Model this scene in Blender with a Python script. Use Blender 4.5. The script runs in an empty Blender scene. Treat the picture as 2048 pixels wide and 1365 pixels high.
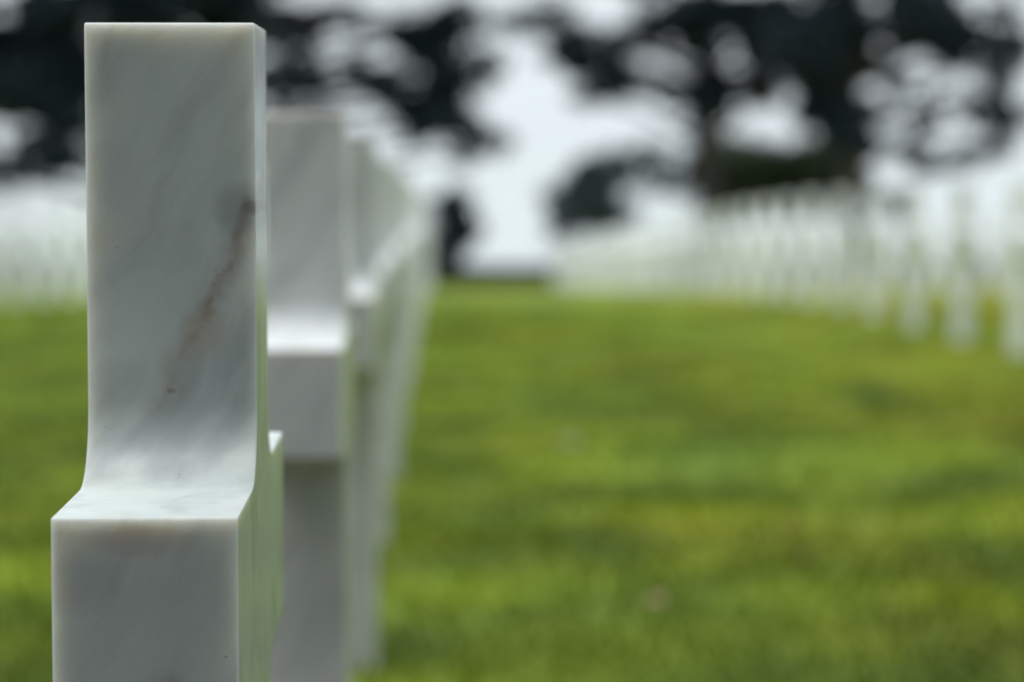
import bpy, bmesh, math, random
import numpy as np
from mathutils import Vector, Matrix

random.seed(7)
rng = np.random.default_rng(7)
S = bpy.context.scene
COL = S.collection

# ------------------------------------------------------------------ camera numbers
F = 5600.0            # focal length in pixels of a 2048 px wide frame
CX, CY = 1024.0, 682.5
VX, VY = 868.0, 285.0  # where the row direction (+Y) and the level horizon fall in the frame
CAMZ = 0.991

cam = bpy.data.cameras.new("camera")
cam.sensor_width = 36.0
cam.lens = F / 2048.0 * 36.0
cam.clip_start, cam.clip_end = 0.05, 20000.0
cam.dof.use_dof = True
cam.dof.focus_distance = 1.775
cam.dof.aperture_fstop = 4.15
cam.dof.aperture_blades = 0
camo = bpy.data.objects.new("camera", cam)
COL.objects.link(camo)
yaw = math.atan((CX - VX) / F)
pitch = math.atan((CY - VY) / F)
d = Vector((math.sin(yaw) * math.cos(pitch), math.cos(yaw) * math.cos(pitch), -math.sin(pitch)))
camo.location = (0, 0, CAMZ)
camo.rotation_euler = d.to_track_quat('-Z', 'Y').to_euler()
S.camera = camo

def at(px, py, Y):
    """the point of the place seen at photograph pixel (px, py) at distance Y"""
    return Vector(((px - VX) / F * Y, Y, CAMZ + (VY - py) / F * Y))

# ------------------------------------------------------------------ terrain
def softplus(t, w):
    return w * np.logaddexp(0.0, t / w)

_ph = rng.uniform(0, 6.28, (14, 2)); _k = rng.normal(0, 1, (14, 2))
_k = _k / np.linalg.norm(_k, axis=1)[:, None] * rng.uniform(2.0, 7.5, 14)[:, None]
def ground_z(x, y):
    x = np.asarray(x, float); y = np.asarray(y, float)
    z = -0.0205 * (np.clip(y, -60, 1e9) - 1.86) - 0.0295 * softplus(y - 28.0, 4.0)
    z = z - 0.9 * softplus(y - 138.0, 3.0)          # the bluff above the sea
    b = 0
    for i in range(14):
        b = b + np.sin(_k[i, 0] * x + _k[i, 1] * y + _ph[i, 0])
    near = np.clip((60 - y) / 40, 0, 1)
    return np.maximum(z + 0.0042 * b * near, -48.5)

# ------------------------------------------------------------------ helpers
def tag(o, label=None, cat=None, group=None, kind=None):
    if label: o["label"] = label
    if cat: o["category"] = cat
    if group: o["group"] = group
    if kind: o["kind"] = kind
    return o

def link_mesh(name, verts, faces, mat, parent=None, smooth=False):
    me = bpy.data.meshes.new(name)
    me.from_pydata([tuple(v) for v in verts], [], faces)
    me.materials.append(mat)
    if smooth:
        me.polygons.foreach_set("use_smooth", [True] * len(me.polygons))
    me.update()
    o = bpy.data.objects.new(name, me)
    COL.objects.link(o)
    if parent:
        o.parent = parent
    return o

def quads_mesh(name, V, n, mat, parent=None, loc=None):
    """V: (count*n,3) array of n-gon corners"""
    me = bpy.data.meshes.new(name)
    c = len(V) // n
    me.vertices.add(len(V)); me.vertices.foreach_set("co", V.astype(np.float32).ravel())
    me.loops.add(len(V)); me.loops.foreach_set("vertex_index", np.arange(len(V), dtype=np.int32))
    me.polygons.add(c)
    me.polygons.foreach_set("loop_start", np.arange(0, len(V), n, dtype=np.int32))
    me.polygons.foreach_set("loop_total", np.full(c, n, dtype=np.int32))
    me.materials.append(mat)
    me.update(calc_edges=True)
    me.validate()
    o = bpy.data.objects.new(name, me)
    COL.objects.link(o)
    if parent: o.parent = parent
    return o

class N:
    """tiny node helper"""
    def __init__(self, mat):
        self.t = mat.node_tree
        self.t.nodes.clear()
    def n(self, kind, **kw):
        nd = self.t.nodes.new(kind)
        for k, v in kw.items():
            setattr(nd, k, v)
        return nd
    def l(self, a, b):
        self.t.links.new(a, b)
    def math(self, op, a, b=None, c=None, clamp=False):
        m = self.n('ShaderNodeMath', operation=op, use_clamp=clamp)
        for i, v in enumerate((a, b, c)):
            if v is None: continue
            if isinstance(v, (int, float)): m.inputs[i].default_value = v
            else: self.l(v, m.inputs[i])
        return m.outputs[0]
    def vmul(self, v, s):
        m = self.n('ShaderNodeVectorMath', operation='MULTIPLY')
        self.l(v, m.inputs[0]); m.inputs[1].default_value = s
        return m.outputs[0]
    def noise(self, v, scale, detail=4, rough=.55, dist=0):
        m = self.n('ShaderNodeTexNoise')
        self.l(v, m.inputs['Vector'])
        m.inputs['Scale'].default_value = scale; m.inputs['Detail'].default_value = detail
        m.inputs['Roughness'].default_value = rough; m.inputs['Distortion'].default_value = dist
        return m.outputs['Fac']
    def ramp(self, v, lo, hi, a=0.0, b=1.0):
        m = self.n('ShaderNodeMapRange', interpolation_type='SMOOTHSTEP')
        self.l(v, m.inputs[0])
        for i, x in enumerate((lo, hi, a, b)): m.inputs[i + 1].default_value = x
        return m.outputs[0]
    def mix(self, f, a, b, blend='MIX'):
        m = self.n('ShaderNodeMix', data_type='RGBA', blend_type=blend)
        if isinstance(f, (int, float)): m.inputs[0].default_value = f
        else: self.l(f, m.inputs[0])
        for i, v in ((6, a), (7, b)):
            if isinstance(v, tuple): m.inputs[i].default_value = (*v, 1)
            else: self.l(v, m.inputs[i])
        return m.outputs[2]

def new_mat(name):
    m = bpy.data.materials.new(name); m.use_nodes = True
    return m

# ------------------------------------------------------------------ materials
def marble(name, hero):
    m = new_mat(name); g = N(m)
    tcn = g.n('ShaderNodeTexCoord'); tc = tcn.outputs['Object']
    oi = g.n('ShaderNodeObjectInfo')
    v0 = tc
    if not hero:
        ad = g.n('ShaderNodeVectorMath', operation='ADD')
        cb = g.n('ShaderNodeCombineXYZ')
        r = g.math('MULTIPLY', oi.outputs['Random'], 37.0)
        for i in range(3): g.l(r, cb.inputs[i])
        g.l(tc, ad.inputs[0]); g.l(cb.outputs[0], ad.inputs[1])
        v0 = ad.outputs[0]
    rot = g.n('ShaderNodeVectorRotate', rotation_type='Y_AXIS')
    g.l(v0, rot.inputs['Vector']); rot.inputs['Angle'].default_value = math.radians(-30)
    vr = rot.outputs[0]
    warp = g.n('ShaderNodeTexNoise'); g.l(v0, warp.inputs['Vector'])
    warp.inputs['Scale'].default_value = 9; warp.inputs['Detail'].default_value = 3
    sub = g.n('ShaderNodeVectorMath', operation='SUBTRACT'); g.l(warp.outputs['Color'], sub.inputs[0]); sub.inputs[1].default_value = (.5, .5, .5)
    wv = g.vmul(sub.outputs[0], (.05, .05, .05))
    ad2 = g.n('ShaderNodeVectorMath', operation='ADD'); g.l(vr, ad2.inputs[0]); g.l(wv, ad2.inputs[1])
    streak = g.noise(g.vmul(ad2.outputs[0], (22, 12, 5)), 1.0, 5, .55)
    cloud = g.noise(g.vmul(ad2.outputs[0], (15, 12, 7)), 1.0, 5, .6)
    fine = g.noise(v0, 420, 2, .6)
    fs = g.ramp(streak, .46, .76, 0, .72)
    fc = g.ramp(cloud, .38, .74, 0, .70)
    c = g.mix(fc, (.685, .735, .710), (.54, .598, .585)) if hero else g.mix(fc, (.80, .815, .818), (.665, .692, .698))
    c = g.mix(fs, c, (.345, .385, .40) if hero else (.54, .565, .57))
    warmv = g.noise(g.vmul(ad2.outputs[0], (15, 15, 4.5)), 1.3, 3, .5)
    c = g.mix(g.ramp(warmv, .56, .78, 0, .42 if hero else .2), c, (.52, .45, .39))
    c = g.mix(g.ramp(fine, .3, .7, 0, .10), c, (.45, .46, .46))
    speck = g.n('ShaderNodeTexVoronoi'); g.l(v0, speck.inputs['Vector']); speck.inputs['Scale'].default_value = 75
    spk = g.math('LESS_THAN', speck.outputs['Distance'], .05)
    spg = g.math('MULTIPLY', spk, g.ramp(g.noise(v0, 30, 1), .55, .6, 0, .75))
    c = g.mix(spg, c, (.20, .19, .18))
    if not hero:      # every stone has its own whiteness
        hv = g.n('ShaderNodeHueSaturation'); g.l(c, hv.inputs['Color'])
        g.l(g.math('MULTIPLY_ADD', oi.outputs['Random'], .26, .87), hv.inputs['Value']); c = hv.outputs[0]
    if hero:
        sp = g.n('ShaderNodeSeparateXYZ'); g.l(tc, sp.inputs[0])
        X, Z = sp.outputs[0], sp.outputs[2]
        wob = g.math('MULTIPLY', g.math('SUBTRACT', g.noise(tc, 45, 4, .6), .5), .020)
        wob2 = g.math('MULTIPLY', g.math('SUBTRACT', g.noise(tc, 170, 3, .6), .5), .003)
        wob = g.math('ADD', wob, wob2)
        line = g.math('MULTIPLY_ADD', g.math('SUBTRACT', Z, .813), .437, -.008)
        dist = g.math('ADD', g.math('SUBTRACT', X, line), wob)
        ad_ = g.math('ABSOLUTE', dist)
        up = g.math('MULTIPLY', g.ramp(Z, .868, .892), g.ramp(Z, .920, .935, 1, 0))
        core = g.math('MULTIPLY', g.ramp(ad_, .0003, .0052, 1, 0), up)
        core = g.math('MULTIPLY', core, g.ramp(g.noise(tc, 90, 3), .36, .66, .05, .75))
        along = g.math('MULTIPLY', g.ramp(Z, .795, .84), g.ramp(Z, .915, .94, 1, 0))
        halo = g.math('MULTIPLY', g.math('MULTIPLY', g.ramp(ad_, .001, .019, 1, 0), along), g.ramp(g.noise(tc, 38, 4), .30, .66, .12, .68))
        lowv = g.math('MULTIPLY', g.math('MULTIPLY', g.ramp(ad_, .0005, .008, 1, 0), g.ramp(Z, .805, .83)), g.ramp(g.noise(tc, 60, 3), .42, .68, 0, .6))
        c = g.mix(halo, c, (.34, .305, .27))
        c = g.mix(lowv, c, (.34, .27, .21))
        c = g.mix(core, c, (.29, .245, .20))
        # the grey knot where the vein leaves the stone, and the smudges near it
        def spot(x, z, rx, rz, s, colr):
            dx = g.math('DIVIDE', g.math('ADD', g.math('SUBTRACT', X, x), wob), rx)
            dz = g.math('DIVIDE', g.math('SUBTRACT', Z, z), rz)
            dd = g.math('ADD', g.math('MULTIPLY', dx, dx), g.math('MULTIPLY', dz, dz))
            return g.mix(g.ramp(dd, 0, 1.0, s, 0), c, colr)
        c = spot(.0480, .9480, .026, .023, .50, (.24, .265, .285))
        c = spot(.054, .9490, .009, .006, .40, (.15, .14, .14))
        c = spot(-.034, .968, .022, .030, .22, (.40, .40, .41))
        c = spot(-.0015, .8275, .0030, .0024, .50, (.20, .15, .11))
        c = spot(.022, .868, .02, .022, .40, (.44, .36, .29))
        c = spot(-.004, .754, .040, .013, .38, (.46, .39, .33))
        c = spot(-.040, .728, .036, .024, .28, (.33, .36, .36))
        c = spot(.016, .655, .012, .024, .45, (.36, .30, .25))
        c = spot(-.035, .835, .03, .02, .25, (.40, .43, .42))
        c = spot(.004, .923, .02, .025, .18, (.42, .43, .43))
    bs = g.n('ShaderNodeBsdfPrincipled'); out = g.n('ShaderNodeOutputMaterial')
    bs.inputs['Subsurface Weight'].default_value = .85 if hero else .5
    bs.inputs['Subsurface Radius'].default_value = (1.0, .82, .66)
    bs.inputs['Subsurface Scale'].default_value = .030 if hero else .015
    saw = g.noise(g.vmul(v0, (6, 150, 4)), 1.0, 4, .75)
    nsep = g.n('ShaderNodeSeparateXYZ'); g.l(tcn.outputs['Normal'], nsep.inputs[0])
    side = g.ramp(g.math('ABSOLUTE', nsep.outputs[0]), .8, .95)
    rgh = g.math('SUBTRACT', g.ramp(saw, .3, .7, .36, .52), g.math('MULTIPLY', side, .27))
    c = g.mix(g.math('MULTIPLY', side, g.ramp(saw, .38, .62, 0, .60)), c, (.30, .345, .36))  # saw streaks on side faces, with reflected dark blue put into their colour
    g.l(c, bs.inputs['Base Color'])
    g.l(rgh, bs.inputs['Roughness'])
    bs.inputs['Specular IOR Level'].default_value = .5
    bp = g.n('ShaderNodeBump'); bp.inputs['Strength'].default_value = .55 if hero else .05; bp.inputs['Distance'].default_value = .0012
    g.l(g.math('MULTIPLY', saw, side), bp.inputs['Height']); g.l(bp.outputs[0], bs.inputs['Normal'])
    g.l(bs.outputs[0], out.inputs[0])
    return m

def turf(name, blades):
    m = new_mat(name); g = N(m)
    pos = g.n('ShaderNodeNewGeometry').outputs['Position']
    flat = g.vmul(pos, (1, 1, 0))
    big = g.noise(flat, .28, 3, .5)
    mid = g.noise(g.vmul(flat, (1.15, 1.2, 0)), 1.15, 4, .55, .4)
    sml = g.noise(g.vmul(flat, (.7, 1.3, 0)), 3.6, 4, .65)
    sx = g.n('ShaderNodeSeparateXYZ'); g.l(pos, sx.inputs[0])
    dry = g.ramp(g.math('ADD', g.math('MULTIPLY', g.noise(g.vmul(flat, (1.0, .8, 0)), .9, 4, .6), 1.0), g.math('MULTIPLY', sx.outputs[0], .045)), .50, .80, 0, .70)
    c = g.mix(g.ramp(mid, .36, .64), (.066, .106, .010), (.238, .296, .020))
    c = g.mix(dry, c, (.285, .275, .018))
    c = g.mix(g.ramp(sml, .46, .76, 0, .45), c, (.060, .112, .008))
    c = g.mix(g.ramp(big, .38, .66, 0, .45), c, (.235, .345, .050))
    pt = g.noise(flat, 2.2, 5, .7, .3)
    c = g.mix(g.ramp(pt, .58, .72, 0, .55), c, (.31, .27, .055))
    band = g.noise(g.vmul(flat, (.22, .95, 0)), 1.0, 2, .5)
    hb = g.n('ShaderNodeHueSaturation'); g.l(c, hb.inputs['Color']); g.l(g.ramp(band, .36, .62, .84, 1.14), hb.inputs['Value']); c = hb.outputs[0]
    if blades:
        oi = g.n('ShaderNodeNewGeometry')
        hue = g.math('MULTIPLY_ADD', oi.outputs['Random Per Island'], .36, .86)
        hs = g.n('ShaderNodeHueSaturation'); g.l(c, hs.inputs['Color']); g.l(hue, hs.inputs['Value'])
        c = hs.outputs[0]
    bs = g.n('ShaderNodeBsdfPrincipled'); out = g.n('ShaderNodeOutputMaterial')
    g.l(c, bs.inputs['Base Color']); bs.inputs['Roughness'].default_value = .8
    bs.inputs['Specular IOR Level'].default_value = .15
    if not blades:
        bp = g.n('ShaderNodeBump'); bp.inputs['Strength'].default_value = .8; bp.inputs['Distance'].default_value = .03
        g.l(g.noise(flat, 38, 4, .7), bp.inputs['Height']); g.l(bp.outputs[0], bs.inputs['Normal'])
    g.l(bs.outputs[0], out.inputs[0])
    return m

def leafmat(name, a, b):
    m = new_mat(name); g = N(m)
    geo = g.n('ShaderNodeNewGeometry')
    tc = g.n('ShaderNodeTexCoord').outputs['Object']
    c = g.mix(geo.outputs['Random Per Island'], a, b)
    c = g.mix(g.ramp(g.noise(tc, .8, 3), .4, .65, 0, .5), c, tuple(1.5 * x for x in b))
    bs = g.n('ShaderNodeBsdfPrincipled'); out = g.n('ShaderNodeOutputMaterial')
    g.l(c, bs.inputs['Base Color']); bs.inputs['Roughness'].default_value = .65
    bs.inputs['Specular IOR Level'].default_value = .2
    g.l(bs.outputs[0], out.inputs[0])
    return m

def barkmat(name, a, b):
    m = new_mat(name); g = N(m)
    tc = g.n('ShaderNodeTexCoord').outputs['Object']
    c = g.mix(g.ramp(g.noise(g.vmul(tc, (14, 14, 3)), 1, 5, .7), .35, .65), a, b)
    bs = g.n('ShaderNodeBsdfPrincipled'); out = g.n('ShaderNodeOutputMaterial')
    g.l(c, bs.inputs['Base Color']); bs.inputs['Roughness'].default_value = .9
    g.l(bs.outputs[0], out.inputs[0])
    return m

def plain(name, a, b, scale, rough=.7):
    m = new_mat(name); g = N(m)
    tc = g.n('ShaderNodeTexCoord').outputs['Object']
    c = g.mix(g.ramp(g.noise(tc, scale, 4), .35, .65), a, b)
    bs = g.n('ShaderNodeBsdfPrincipled'); out = g.n('ShaderNodeOutputMaterial')
    g.l(c, bs.inputs['Base Color']); bs.inputs['Roughness'].default_value = rough
    g.l(bs.outputs[0], out.inputs[0])
    return m

M_HERO = marble("veined_marble", True)
M_STONE = marble("white_marble", False)
M_LAWN = turf("lawn_turf", False)
M_BLADE = turf("grass_blades", True)
M_LEAF = leafmat("evergreen_leaves", (.009, .017, .023), (.015, .026, .034))
M_OLIVE = leafmat("shrub_leaves", (.014, .024, .013), (.030, .048, .020))
M_PALE = leafmat("hazed_far_leaves", (.022, .036, .040), (.038, .056, .060))  # paler and bluer: distance haze put into the leaf colour
M_BARK = barkmat("bark", (.030, .028, .028), (.060, .055, .055))
M_SEA = plain("sea_water", (.44, .465, .465), (.48, .505, .505), .01, .35)  # pale water colour carries the white haze lying over the sea
M_DEADLEAF = plain("dead_leaf", (.50, .33, .24), (.60, .42, .30), 60)
M_GREYLEAF = plain("grey_leaf", (.26, .24, .25), (.34, .32, .32), 60)
M_PALELEAF = plain("pale_leaf", (.52, .56, .54), (.64, .68, .66), 60)

X0 = -0.118 - 0.112 / 2          # centre line of the near row
# ------------------------------------------------------------------ ground, sea
def spread(lo, hi, fine_lo, fine_hi, step, grow):
    a = list(np.arange(fine_lo, fine_hi + 1e-6, step))
    s = step; v = a[-1]
    while v < hi:
        s *= grow; v = min(v + s, hi); a.append(v)
    s = step; v = a[0]; pre = []
    while v > lo:
        s *= grow; v = max(v - s, lo); pre.append(v)
    return np.array(pre[::-1] + a)

xs = spread(-260, 260, -4, 7, .14, 1.10)
ys = spread(-120, 230, 1.0, 30, .14, 1.07)
GX, GY = np.meshgrid(xs, ys)
GZ = ground_z(GX, GY)
nx, ny = len(xs), len(ys)
verts = np.stack([GX.ravel(), GY.ravel(), GZ.ravel()], 1)
idx = np.arange(nx * ny).reshape(ny, nx)
faces = np.stack([idx[:-1, :-1].ravel(), idx[:-1, 1:].ravel(), idx[1:, 1:].ravel(), idx[1:, :-1].ravel()], 1)
o = link_mesh("ground", verts, faces.tolist(), M_LAWN, smooth=True)
tag(o, "mown green lawn with dry yellow patches between the rows of crosses", "lawn", kind="structure")

R = 15000
o = link_mesh("sea", [(-R, 60, -46), (R, 60, -46), (R, R, -46), (-R, R, -46)], [(0, 1, 2, 3)], M_SEA)
tag(o, "pale hazy sea beyond the far edge of the lawn", "sea", kind="structure")

# unseen dark path, added to cut green light bounced onto the first cross
M_ADDED_PATH = plain("added_dark_asphalt", (.045, .046, .048), (.070, .070, .072), 35, .55)
pxs = np.linspace(-40, 40, 81); pys = np.array([-3.2, -1.5, 0.0, 1.45])
pv = [(a, b, float(np.max(ground_z(np.full(9, a), np.linspace(b - .3, b + .3, 9)))) + .03) for b in pys for a in pxs]
pf = [(j * 81 + i, j * 81 + i + 1, (j + 1) * 81 + i + 1, (j + 1) * 81 + i) for j in range(3) for i in range(80)]
o = link_mesh("path", pv, pf, M_ADDED_PATH, smooth=True)
tag(o, "unseen dark asphalt path, added to cut green bounce on the first cross", "path", kind="structure")

# unseen dark strip, added to cut lawn light bounced onto the near row
M_BOUNCE_CUT = plain("dark_bounce_cut", (.022, .018, .014), (.045, .038, .028), 22, .8)
sy = np.arange(1.45, 70, .25)
sv = []
for b in sy:
    we = .02 * math.sin(b * 3.1) + .015 * math.sin(b * 7.7)
    wide = 1.5 if b < 4.75 else 0.0
    for a in (X0 - .50 + we - wide, X0 - .3, X0 - .1, X0 + .015 + we * .5 + wide):
        sv.append((a, b, float(ground_z(a, b)) + (.008 if b >= 4.75 else .016)))
sf = [(j * 4 + i, j * 4 + i + 1, (j + 1) * 4 + i + 1, (j + 1) * 4 + i) for j in range(len(sy) - 1) for i in range(3)]
o = link_mesh("bounce_cut_strip", sv, sf, M_BOUNCE_CUT, smooth=True)
tag(o, "unseen dark strip along the near row of crosses, added to cut lawn bounce", "soil", kind="structure")

# short mown grass standing on the lawn (nobody could count it)
nb = 170000
by = 1.5 + 26 * rng.random(nb) ** 1.6
bxl = -0.165 * by - .6; bxr = 0.225 * by + .6
bx = bxl + (bxr - bxl) * rng.random(nb)
keep = ((bx < -.72) | (bx > -.150)) & ((by > 5.0) | (np.abs(bx - X0) > 1.6))
bx, by = bx[keep], by[keep]; nb = len(bx)
bz = ground_z(bx, by) - .003
h = rng.uniform(.018, .045, nb); w = rng.uniform(.0022, .0045, nb) * (1 + by * .06)
ang = rng.uniform(0, 6.28, nb); lean = rng.uniform(0, .022, nb); la = rng.uniform(0, 6.28, nb)
base = np.stack([bx, by, bz], 1)
wd = np.stack([np.cos(ang) * w, np.sin(ang) * w, np.zeros(nb)], 1)
tip = base + np.stack([np.cos(la) * lean, np.sin(la) * lean, h], 1)
V = np.empty((nb, 3, 3)); V[:, 0] = base - wd; V[:, 1] = base + wd; V[:, 2] = tip
o = quads_mesh("grass", V.reshape(-1, 3), 3, M_BLADE)
tag(o, "short mown grass blades covering the near lawn", "grass", kind="stuff")

# ------------------------------------------------------------------ marble crosses
T, D, A = 0.112, 0.123, 0.187     # thickness across the row, post width, arm length
H, AT, AB = 1.071, 0.768, 0.628   # top of post, top and bottom of the arms
FR = 0.052

def cross_mesh(name, seg, mat):
    p = []
    hd = D / 2
    def arc(cx, cz, a0, a1):
        for i in range(seg + 1):
            a = math.radians(a0 + (a1 - a0) * i / seg)
            p.append((cx + FR * math.cos(a), cz + FR * math.sin(a)))
    p.append((-hd, -.12)); p.append((hd, -.12))
    arc(hd + FR, AB - FR, 180, 90)
    p.append((hd + A, AB)); p.append((hd + A, AT))
    arc(hd + FR, AT + FR, 270, 180)
    p.append((hd, H)); p.append((-hd, H))
    arc(-hd - FR, AT + FR, 0, -90)
    p.append((-hd - A, AT)); p.append((-hd - A, AB))
    arc(-hd - FR, AB - FR, 90, 0)
    bm = bmesh.new()
    vs = [bm.verts.new((-T / 2, y, z)) for y, z in p]
    f = bm.faces.new(vs)
    ex = bmesh.ops.extrude_face_region(bm, geom=[f])
    bmesh.ops.translate(bm, verts=[v for v in ex['geom'] if isinstance(v, bmesh.types.BMVert)], vec=(T, 0, 0))
    bmesh.ops.recalc_face_normals(bm, faces=bm.faces)
    bm.edges.ensure_lookup_table()
    sharp = [e for e in bm.edges if len(e.link_faces) == 2 and e.calc_face_angle(0) > .5]
    bmesh.ops.bevel(bm, geom=sharp, offset=.0014, segments=3, profile=.5, affect='EDGES', clamp_overlap=True)
    me = bpy.data.meshes.new(name); bm.to_mesh(me); bm.free()
    me.materials.append(mat)
    return me

ME_HERO = cross_mesh("marble_cross_near", 40, M_HERO)
ME_CROSS = cross_mesh("marble_cross", 12, M_STONE)
SP = 1.90
Y1 = 1.86 + D / 2
X0 = -0.118 - T / 2
LANE = 3.775

def put_cross(me, x, y, label, group, rz=0.0, tilt=(0, 0)):
    o = bpy.data.objects.new("marble_cross", me); COL.objects.link(o)
    o.location = (x, y, float(-0.0205 * (y - 1.86) - 0.0295 * softplus(y - 28.0, 4.0)))
    o.rotation_euler = (tilt[0], tilt[1], rz)
    return tag(o, label, "grave marker", group)

ordinal = ["", "first", "second", "third", "fourth", "fifth", "sixth", "seventh", "eighth", "ninth", "tenth", "eleventh", "twelfth"]
near_labels = {
    0: "sharply focused white marble cross with a brown and grey vein, closest to the camera",
    1: "blurred white marble cross standing directly behind the sharply focused veined one",
    2: "third marble cross of the near row, its arm end showing past the second",
    3: "fourth marble cross of the near row, only a soft edge showing past the third",
    4: "fifth marble cross of the near row, a thin blurred edge behind the fourth",
    5: "sixth marble cross of the near row, a thin blurred edge behind the fifth",
}
g_near = "crosses of the near row receding from the sharp cross"
for k in range(44):
    y = Y1 + SP * k
    lab = near_labels.get(k, "one of the hazy white crosses merging at the far end of the near row")
    jit = 0 if k < 3 else random.uniform(-.008, .008)
    put_cross(ME_HERO if k == 0 else ME_CROSS, X0 + jit, y, lab, g_near,
              random.uniform(-.006, .006) if k else 0.0, (random.uniform(-.006, .006) if k > 2 else 0, random.uniform(-.004, .004) if k > 1 else 0))

for side in (1, -1):
    for r in range(1, 6):
        x = X0 + side * LANE * r
        if r == 1 and side > 0: x = 3.60
        n = 0
        for k in range(44):
            y = Y1 + SP * k
            px = VX + x / y * F
            if px < -75 or px > 2048 + 75: continue
            n += 1
            if side > 0:
                grp = ["", "crosses of the foremost row right of the lawn", "crosses of the second row right of the lawn", "crosses of the rearmost rows far right of the lawn", "crosses of the rearmost rows far right of the lawn", "crosses of the rearmost rows far right of the lawn"][r]
                if r == 1 and n <= 9:
                    lab = f"{ordinal[n]} blurred white cross from the right edge, foremost row beyond the lawn"
                elif r == 1:
                    lab = "one of the blurred white crosses crowding at the far end of the foremost right row"
                elif r == 2:
                    lab = "blurred white cross glimpsed behind the foremost row on the right of the lawn"
                else:
                    lab = "hazy white cross in the rearmost rows right of the lawn, below the trees"
            else:
                if r == 1 and n <= 5:
                    grp = "crosses of the foremost row left of the sharp cross"
                    lab = f"{ordinal[n]} blurred white cross from the left edge, foremost row left of the sharp cross"
                elif r == 1:
                    grp = "crosses of the foremost row left of the sharp cross"
                    lab = "blurred white cross in the left row where it passes behind the near marble crosses"
                else:
                    grp = "crosses of the rearmost rows on the left"
                    lab = "hazy white cross in the rearmost rows left of the sharp cross, below dark trees"
            put_cross(ME_CROSS, x + random.uniform(-.012, .012), y + random.uniform(-.02, .02), lab, grp, random.uniform(-.012, .012),
                      (random.uniform(-.008, .008), random.uniform(-.008, .008)))

# ------------------------------------------------------------------ fallen leaves on the lawn
def fallen_leaf(px, py, size, mat, label, rot):
    s = (py - 400) / 2870.0
    y = 1.86 / s; x = (px - VX) / F * y
    z = float(ground_z(x, y)) + .035
    L, W = size, size * .62
    pts = []
    for i in range(9):
        t = i / 8
        wv = W * math.sin(math.pi * min(t * .96 + .02, 1)) ** .8 * (.5 if t < .9 else .3)
        curl = .25 * L * (t - .5) ** 2 * 2
        pts.append((L * (t - .5), wv, curl))
    bm = bmesh.new()
    top = [(bm.verts.new((a, w_, c + abs(w_) * .45)), bm.verts.new((a, 0, c)), bm.verts.new((a, -w_, c + abs(w_) * .35))) for a, w_, c in pts]
    for p, q in zip(top, top[1:]):
        bm.faces.new((p[0], p[1], q[1], q[0])); bm.faces.new((p[1], p[2], q[2], q[1]))
    bmesh.ops.solidify(bm, geom=bm.faces[:], thickness=.0012)
    me = bpy.data.meshes.new("fallen_leaf"); bm.to_mesh(me); bm.free(); me.materials.append(mat)
    o = bpy.data.objects.new("fallen_leaf", me); COL.objects.link(o)
    o.location = (x, y, z); o.rotation_euler = (-.35, .15, rot)
    tag(o, label, "leaf", "dead leaves lying on the lawn")

fallen_leaf(1590, 1082, .075, M_DEADLEAF, "tan dead leaf lying on the grass, farther of the two tan ones", .6)
fallen_leaf(1320, 1237, .070, M_DEADLEAF, "tan dead leaf lying on the grass, nearer of the two tan ones", 2.1)
fallen_leaf(1617, 1160, .085, M_GREYLEAF, "grey dead leaf lying on a dark patch of grass below the farther tan leaf", 1.2)
fallen_leaf(1140, 905, .095, M_PALELEAF, "pale whitish leaf on the lawn right of the near row of crosses", .2)

# ------------------------------------------------------------------ trees
def tube(path, radii, sides=8):
    vs, fs = [], []
    for i, (p, r) in enumerate(zip(path, radii)):
        a = path[max(i - 1, 0)]; b = path[min(i + 1, len(path) - 1)]
        t = (b - a).normalized()
        u = t.cross(Vector((0, 1, .013))).normalized(); v = t.cross(u)
        for k in range(sides):
            an = 2 * math.pi * k / sides
            vs.append(p + (u * math.cos(an) + v * math.sin(an)) * r)
    for i in range(len(path) - 1):
        for k in range(sides):
            a = i * sides + k; b = i * sides + (k + 1) % sides
            fs.append((a, b, b + sides, a + sides))
    fs.append(tuple(range(sides))[::-1]); fs.append(tuple(range(len(vs) - sides, len(vs))))
    return vs, fs

def leaves(blobs, Y, size, thick=1.0, k=11.0):
    """leaf-sized faces spread through the volume of every foliage clump"""
    out = []
    for (px, py, rx, ry, den) in blobs:
        dy = random.uniform(-1.6, 1.6)
        c = np.array(at(px, py, Y)) + np.array([0, dy, 0])
        m = Y / F
        rr = np.array([rx * m, max(rx, ry) * m * .8 * thick, ry * m]) * 0.95
        area = math.pi * rr[0] * rr[2]
        nt = max(3, int(round(area * den * k)))
        tc = rng.normal(0, 1, (nt, 3)); tc /= np.linalg.norm(tc, axis=1)[:, None]
        tc *= (rng.random(nt) ** .45)[:, None]
        per = 40; n = nt * per
        sig = np.repeat(rng.uniform(.09, .21, nt), per)[:, None] * (Y / 78.0)
        p = c + np.repeat(tc, per, 0) * rr + rng.normal(0, 1, (n, 3)) * sig * np.array([1.3, 1.2, .75])
        u = rng.normal(0, 1, (n, 3)); u /= np.linalg.norm(u, axis=1)[:, None]
        v = np.cross(u, rng.normal(0, 1, (n, 3))); v /= np.linalg.norm(v, axis=1)[:, None]
        s = (size * rng.uniform(.6, 1.4, n))[:, None]
        q = np.empty((n, 4, 3))
        q[:, 0] = p - u * s; q[:, 1] = p - v * s * .42; q[:, 2] = p + u * s; q[:, 3] = p + v * s * .42
        out.append(q.reshape(-1, 3))
    return np.concatenate(out)

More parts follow.
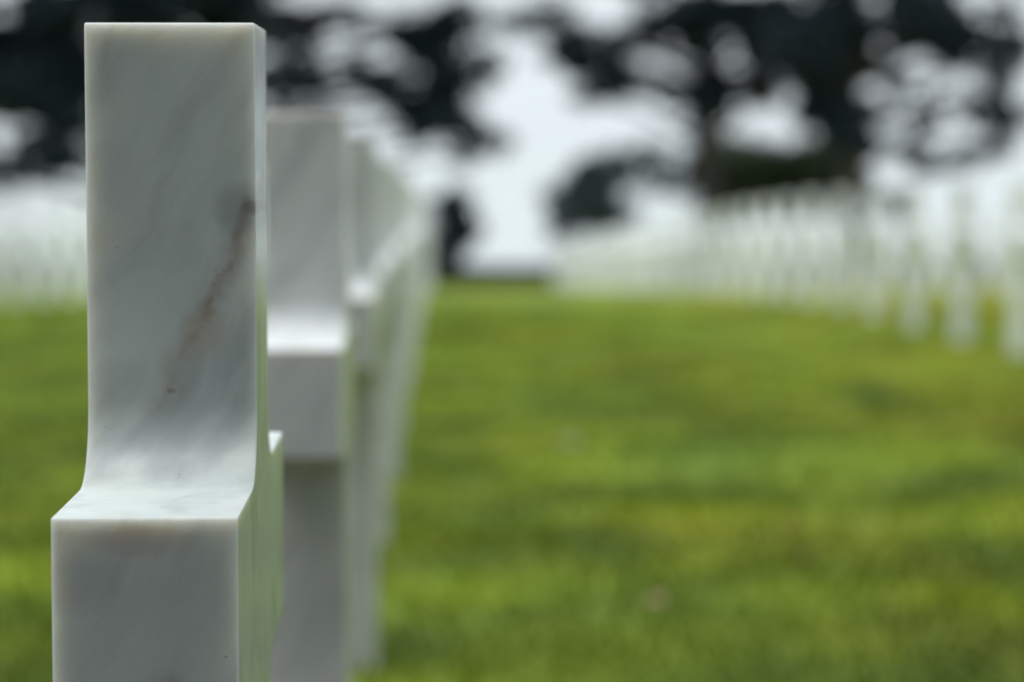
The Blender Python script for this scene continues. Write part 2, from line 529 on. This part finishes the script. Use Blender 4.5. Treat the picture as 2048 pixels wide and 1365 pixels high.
def tree(name, label, cat, group, Y, trunk_px, trunk_r, blobs, mat, size=.20, limbs=True, top_py=-420, above=(), k=11.0, lean=0, bark=None):
    base = at(trunk_px, 0, Y); base.z = float(ground_z(base.x, Y)) - .3
    root = bpy.data.objects.new(name, None); COL.objects.link(root)
    root.empty_display_size = .5
    root.location = (base.x, base.y, base.z + .3)
    tag(root, label, cat, group)
    inv = Vector(root.location)
    topz = at(0, top_py, Y).z
    path, rad = [], []
    nseg = 9
    for i in range(nseg + 1):
        t = i / nseg
        p = Vector((base.x + lean * t + .22 * math.sin(2.1 * t * 3 + trunk_px) * t, base.y + .25 * math.sin(1.7 * t * 3 + Y) * t, base.z + (topz - base.z) * t))
        path.append(p); rad.append(trunk_r * (1.35 - .35 * min(1, t * 8)) * (1 - .82 * t))
    vs, fs = tube(path, rad, 10)
    if limbs:
        for (px, py, rx, ry, den) in list(blobs) + list(above):
            if den < .3 or rx * ry < 500: continue
            e = at(px, py, Y); e.y += random.uniform(-1, 1)
            hh = (e.z - base.z) / max(.1, (topz - base.z))
            st = min(.97, max(.12, hh - random.uniform(.02, .12)))
            i = st * nseg; i0 = int(i); fr = i - i0
            a = path[i0].lerp(path[min(i0 + 1, nseg)], fr)
            r0 = trunk_r * (1 - .82 * st) * .45
            mid = a.lerp(e, .5) + Vector((0, random.uniform(-.4, .4), random.uniform(.05, .35)))
            lp = [a, a.lerp(mid, .6), mid, mid.lerp(e, .6), e]
            v2, f2 = tube(lp, [r0, r0 * .8, r0 * .6, r0 * .42, r0 * .15], 6)
            off = len(vs); vs += v2; fs += [tuple(j + off for j in f) for f in f2]
    link_mesh("trunk", [v - inv for v in vs], fs, bark or M_BARK, root, smooth=True)
    L = leaves(list(blobs) + list(above), Y, size, k=k) - np.array(inv)
    quads_mesh("crown", L, 4, mat, root)
    return root

def upper(x0, x1, y0, y1, n, r=(60, 130)):
    return [(random.uniform(x0, x1), random.uniform(y0, y1), random.uniform(*r), random.uniform(.45, .7) * random.uniform(*r), .8) for _ in range(n)]

gt = "tall dark trees beyond the rows of crosses"
tree("tall_tree", "dense very dark tree filling the upper left corner", "tree", gt, 72, 300, .42, [
    (70, 95, 120, 75, 1.6), (-40, 130, 90, 100, 1.6), (140, 150, 70, 85, 1.6), (60, 180, 110, 55, 1.6), (150, 245, 42, 60, 1.4), (65, 222, 60, 26, 1.4),
    (140, 325, 60, 26, 1.3), (45, 345, 40, 17, 1.3), (-50, 345, 60, 40, 1.2), (120, 20, 80, 45, 1.5), (230, 0, 90, 60, 1.6), (340, -10, 100, 60, 1.6), (440, 0, 80, 55, 1.5), (-70, 230, 50, 60, 1.3),
    (300, 150, 130, 110, 1.3), (420, 120, 95, 90, 1.2), (300, 300, 120, 60, 1.0), (430, 260, 80, 70, .9), (55, 285, 8, 30, .8), (-30, 40, 40, 50, 1.0), (90, 290, 34, 30, .35), (500, 25, 45, 45, 1.1)],
    M_LEAF, above=upper(-150, 560, -420, -70, 22))
tree("tall_tree", "loose crowned dark tree above the second and third crosses, branches drooping to the right", "tree", gt, 84, 470, .38, [
    (530, 30, 45, 40, .9), (605, 50, 40, 46, 1.3), (655, 35, 40, 30, .35), (722, 62, 34, 13, .9), (850, 78, 56, 58, 1.5), (895, 130, 48, 50, 1.4), (890, 175, 55, 50, 1.3),
    (735, 164, 82, 18, 1.3), (660, 158, 30, 14, .9), (845, 225, 55, 40, 1.3), (900, 235, 40, 35, 1.1), (945, 248, 42, 15, .9), (835, 268, 26, 20, 1.0), (945, 305, 34, 36, .35), (985, 285, 35, 20, .22),
    (930, 22, 45, 16, .55), (1000, 46, 28, 11, .7), (955, 60, 30, 16, .8), (540, 172, 24, 11, .8), (633, 180, 14, 15, .9), (595, 182, 85, 16, .3), (620, 135, 42, 36, .3), (560, 80, 40, 30, .4),
    (790, 50, 26, 22, .25), (784, 86, 32, 10, .5), (970, 110, 30, 18, .35), (970, 165, 30, 40, .22), (700, 20, 40, 12, .2), (580, 110, 30, 40, .5), (690, 120, 30, 22, .3), (770, 190, 50, 14, .8), (880, 40, 50, 24, .9), (800, 215, 30, 30, .6), (565, 150, 40, 20, .5)],
    M_LEAF, above=upper(430, 860, -420, -60, 14))
tree("tall_tree", "big dark tree right of the sky gap, long limb reaching left over the lawn", "tree", gt, 80, 1417, .36, [
    (1085, 30, 28, 15, 1.0), (1050, 55, 22, 14, .35), (1147, 76, 42, 32, 1.2), (1200, 138, 52, 36, 1.5), (1160, 110, 35, 40, .9), (1270, 75, 34, 26, 1.1), (1215, 78, 40, 22, .7), (1120, 110, 28, 16, .45),
    (1290, 165, 50, 15, 1.4), (1370, 190, 42, 15, 1.4), (1250, 165, 45, 18, 1.3), (1430, 30, 110, 42, 1.6), (1330, 42, 50, 40, 1.2), (1400, 85, 42, 34, 1.4), (1525, 105, 20, 62, 1.6), (1500, 168, 58, 20, 1.6), (1440, 165, 25, 30, .9),
    (1430, 195, 30, 30, .6), (1520, 40, 60, 50, 1.4), (1418, 265, 24, 60, .9), (1412, 335, 24, 40, 1.2), (1425, 215, 26, 30, .8), (1390, 110, 60, 25, .3), (1215, 180, 30, 14, .8), (1170, 190, 25, 20, .3), (1550, 190, 40, 20, .9)],
    M_LEAF, above=upper(1190, 1640, -400, -50, 16))
tree("tall_tree", "darkest wide tree at the upper right with lacy pale gaps in its crown", "tree", gt, 76, 1704, .40, [
    (1600, 108, 78, 66, 1.6), (1660, 170, 55, 55, 1.6), (1645, 222, 52, 42, 1.6), (1690, 262, 32, 52, 1.5), (1600, 25, 70, 40, .75), (1680, 60, 55, 60, 1.3), (1690, 20, 50, 40, .9), (1868, 66, 80, 46, 1.7), (1835, 20, 70, 35, 1.4), (1925, 60, 38, 40, 1.3),
    (2036, 108, 20, 38, 1.3), (1985, 146, 48, 16, .6), (2036, 235, 18, 28, 1.2), (1985, 248, 14, 10, 1.0), (1868, 332, 32, 15, 1.2), (1945, 308, 34, 12, 1.0), (1905, 322, 40, 10, .8), (1755, 300, 42, 36, .7), (1735, 230, 15, 28, .6),
    (1860, 195, 110, 70, .09), (1790, 170, 13, 13, .8), (1800, 110, 30, 22, .8), (1765, 140, 24, 10, .7), (1747, 62, 34, 12, .7), (1960, 215, 60, 14, .18), (1850, 242, 60, 8, .25), (1785, 225, 18, 18, .3), (2015, 180, 24, 28, .3),
    (1800, 60, 36, 30, .7), (1900, 106, 46, 10, .6), (2000, 25, 26, 14, 1.0), (1985, 110, 40, 12, .6), (1712, 345, 18, 40, 1.0), (1747, 105, 36, 34, .2), (1800, 290, 30, 26, .4), (2020, 280, 20, 20, .4), (1985, 70, 30, 30, .1)],
    M_LEAF, above=upper(1560, 2150, -420, -40, 20))
tree("small_tree", "small wind-bent tree standing alone in the pale sky gap above the right row", "tree", None, 104, 1185, .14, [
    (1186, 335, 30, 24, 1.5), (1176, 380, 46, 36, 2.6), (1168, 425, 64, 30, 2.8), (1228, 428, 28, 22, 2.0), (1120, 452, 24, 16, 1.5), (1140, 400, 40, 32, 2.0),
    (1235, 314, 30, 16, .5), (1288, 302, 54, 17, .5), (1332, 318, 24, 16, .3), (1285, 345, 60, 30, .28), (1335, 370, 56, 34, .3), (1380, 350, 40, 40, .25), (1220, 350, 24, 24, .6)],
    M_PALE, size=.18, top_py=310, lean=.3)
tree("slim_tree", "slim dark tree rising just past the far end of the near row of crosses", "tree", None, 98, 895, .17, [
    (905, 400, 26, 26, 1.8), (914, 440, 32, 28, 2.6), (920, 468, 34, 24, 2.6), (900, 485, 28, 28, 2.0), (896, 525, 18, 34, 1.8), (896, 558, 18, 20, 1.4)],
    M_LEAF, size=.17, top_py=395)
tree("shrub", "broad dark olive shrub behind the right crosses, under the long limbed tree", "shrub", "shrubs behind the right rows of crosses", 88, 1490, .10, [
    (1440, 345, 40, 38, 1.5), (1500, 335, 60, 40, 1.5), (1550, 345, 50, 42, 1.5), (1480, 300, 40, 22, .8), (1420, 310, 18, 30, .9), (1500, 400, 90, 45, 1.8), (1440, 430, 70, 30, 1.2)],
    M_OLIVE, size=.15, top_py=330)
tree("shrub", "olive green shrub behind the right crosses, beside the darkest tree", "shrub", "shrubs behind the right rows of crosses", 86, 1625, .10, [
    (1600, 320, 60, 34, 1.5), (1660, 335, 55, 38, 1.5), (1690, 390, 40, 44, 1.4), (1620, 400, 80, 46, 1.8), (1640, 290, 40, 20, .9)],
    M_OLIVE, size=.15, top_py=320)
tree("shrub", "little round green shrub seen between the right crosses below the lacy tree", "shrub", "shrubs behind the right rows of crosses", 84, 1797, .07, [
    (1797, 395, 18, 15, 1.4), (1797, 420, 20, 18, 1.0)],
    M_OLIVE, size=.13, top_py=395, limbs=False)

# low hedge along the edge of the bluff
hy = 116.0
hv = []
nh = 60000
hx = rng.uniform(-34, 40, nh)
hp = np.stack([hx, hy + rng.normal(0, .35, nh), ground_z(hx, np.full(nh, hy)) + rng.random(nh) * .78], 1)
u = rng.normal(0, 1, (nh, 3)); u /= np.linalg.norm(u, axis=1)[:, None]
v = np.cross(u, rng.normal(0, 1, (nh, 3))); v /= np.linalg.norm(v, axis=1)[:, None]
q = np.empty((nh, 4, 3)); s = .11
q[:, 0] = hp - u * s; q[:, 1] = hp - v * s * .6; q[:, 2] = hp + u * s; q[:, 3] = hp + v * s * .6
o = quads_mesh("hedge", q.reshape(-1, 3), 4, M_LEAF)
tag(o, "low dark hedge along the far edge of the lawn, below the sky gap", "hedge")

# unseen tall evergreen windbreak, sized to keep the low sky off the first stones
M_BREAK = leafmat("windbreak_leaves", (.018, .026, .022), (.032, .044, .036))
bmw = bmesh.new()
BX0, BX1, BY0, BY1, BH = -48.0, 48.0, -7.0, -4.2, 12.5
gx = np.arange(BX0, BX1 + .1, 1.0); gz = np.arange(-.2, BH + .1, .75)
grid = {}
for side_, yy in ((0, BY1), (1, BY0)):
    for a_, xx in enumerate(gx):
        for b_, zz in enumerate(gz):
            bulge = .45 * math.sin(xx * 1.35 + side_) * math.sin(zz * .5 + .4) + random.uniform(-.16, .16)
            taper = .75 * (zz / BH) ** 3
            topw = .5 * math.sin(xx * 1.35 + 1) + random.uniform(-.2, .2) if b_ == len(gz) - 1 else 0
            grid[side_, a_, b_] = bmw.verts.new((xx, yy + (bulge - taper) * (1 if side_ == 0 else -1), zz + topw))
na, nbz = len(gx), len(gz)
for side_ in (0, 1):
    for a_ in range(na - 1):
        for b_ in range(nbz - 1):
            f_ = [grid[side_, a_, b_], grid[side_, a_ + 1, b_], grid[side_, a_ + 1, b_ + 1], grid[side_, a_, b_ + 1]]
            bmw.faces.new(f_ if side_ else f_[::-1])
for a_ in range(na - 1):
    bmw.faces.new([grid[0, a_, nbz - 1], grid[0, a_ + 1, nbz - 1], grid[1, a_ + 1, nbz - 1], grid[1, a_, nbz - 1]])
for a_ in (0, na - 1):
    for b_ in range(nbz - 1):
        bmw.faces.new([grid[0, a_, b_], grid[0, a_, b_ + 1], grid[1, a_, b_ + 1], grid[1, a_, b_]])
bmesh.ops.recalc_face_normals(bmw, faces=bmw.faces)
mew = bpy.data.meshes.new("windbreak"); bmw.to_mesh(mew); bmw.free(); mew.materials.append(M_BREAK)
ow = bpy.data.objects.new("windbreak", mew); COL.objects.link(ow)
tag(ow, "unseen tall evergreen windbreak behind the camera, added to shade the first crosses", "hedge")

# ------------------------------------------------------------------ sky and sun (overcast)
SUN_EL, SUN_AZ = math.radians(68), math.radians(-100)     # azimuth from +Y towards +X
w = bpy.data.worlds.new("World"); S.world = w; w.use_nodes = True
nt = w.node_tree; nt.nodes.clear()
g = N(w)
sky = g.n('ShaderNodeTexSky', sky_type='NISHITA')
sky.sun_disc = False
sky.sun_elevation = SUN_EL
sky.sun_rotation = SUN_AZ
sky.altitude = 50; sky.air_density = 1.6; sky.dust_density = 9.0; sky.ozone_density = 1.0
tcw = g.n('ShaderNodeTexCoord').outputs['Generated']
sepw = g.n('ShaderNodeSeparateXYZ'); g.l(tcw, sepw.inputs[0])
zc = g.math('MAXIMUM', sepw.outputs[2], .02)
cmb = g.n('ShaderNodeCombineXYZ'); g.l(sepw.outputs[0], cmb.inputs[0]); g.l(sepw.outputs[1], cmb.inputs[1]); g.l(zc, cmb.inputs[2])
g.l(cmb.outputs[0], sky.inputs['Vector'])
hs = g.n('ShaderNodeHueSaturation'); hs.inputs['Saturation'].default_value = .22
g.l(sky.outputs[0], hs.inputs['Color'])
base = g.ramp(sepw.outputs[1], -.70, .10, 13.0, 8.9)     # the deck is brighter towards the hidden sun, behind the camera
cl = g.noise(g.vmul(tcw, (1, 1, 2.2)), 2.6, 5, .55)
deck = g.n('ShaderNodeCombineColor')
# an overcast sky is brighter overhead than at the horizon
zen = g.math('MULTIPLY_ADD', g.math('POWER', zc, 2.0), .45, 1.0)
val = g.math('MULTIPLY', g.math('MULTIPLY', base, zen), g.ramp(cl, .3, .7, .93, 1.06))
for q_, t_ in enumerate((.895, .985, 1.03)):
    g.l(g.math('MULTIPLY', val, t_), deck.inputs[q_])
mixw = g.mix(.92, hs.outputs[0], deck.outputs[0])
bg = g.n('ShaderNodeBackground'); bg.inputs['Strength'].default_value = .10
wo = g.n('ShaderNodeOutputWorld')
g.l(mixw, bg.inputs['Color']); g.l(bg.outputs[0], wo.inputs[0])

sun = bpy.data.lights.new("sun", 'SUN'); sun.energy = 1.5; sun.angle = math.radians(30); sun.color = (1.0, .97, .93)
suno = bpy.data.objects.new("sun", sun); COL.objects.link(suno)
sd = Vector((math.sin(SUN_AZ) * math.cos(SUN_EL), math.cos(SUN_AZ) * math.cos(SUN_EL), math.sin(SUN_EL)))
suno.rotation_euler = (-sd).to_track_quat('-Z', 'Y').to_euler()

# ------------------------------------------------------------------ render
S.render.engine = 'CYCLES'
S.view_settings.view_transform = 'Standard'
S.view_settings.look = 'None'
S.view_settings.exposure = 0.12
S.view_settings.gamma = 1.0
S.cycles.use_denoising = True
S.cycles.max_bounces = 6
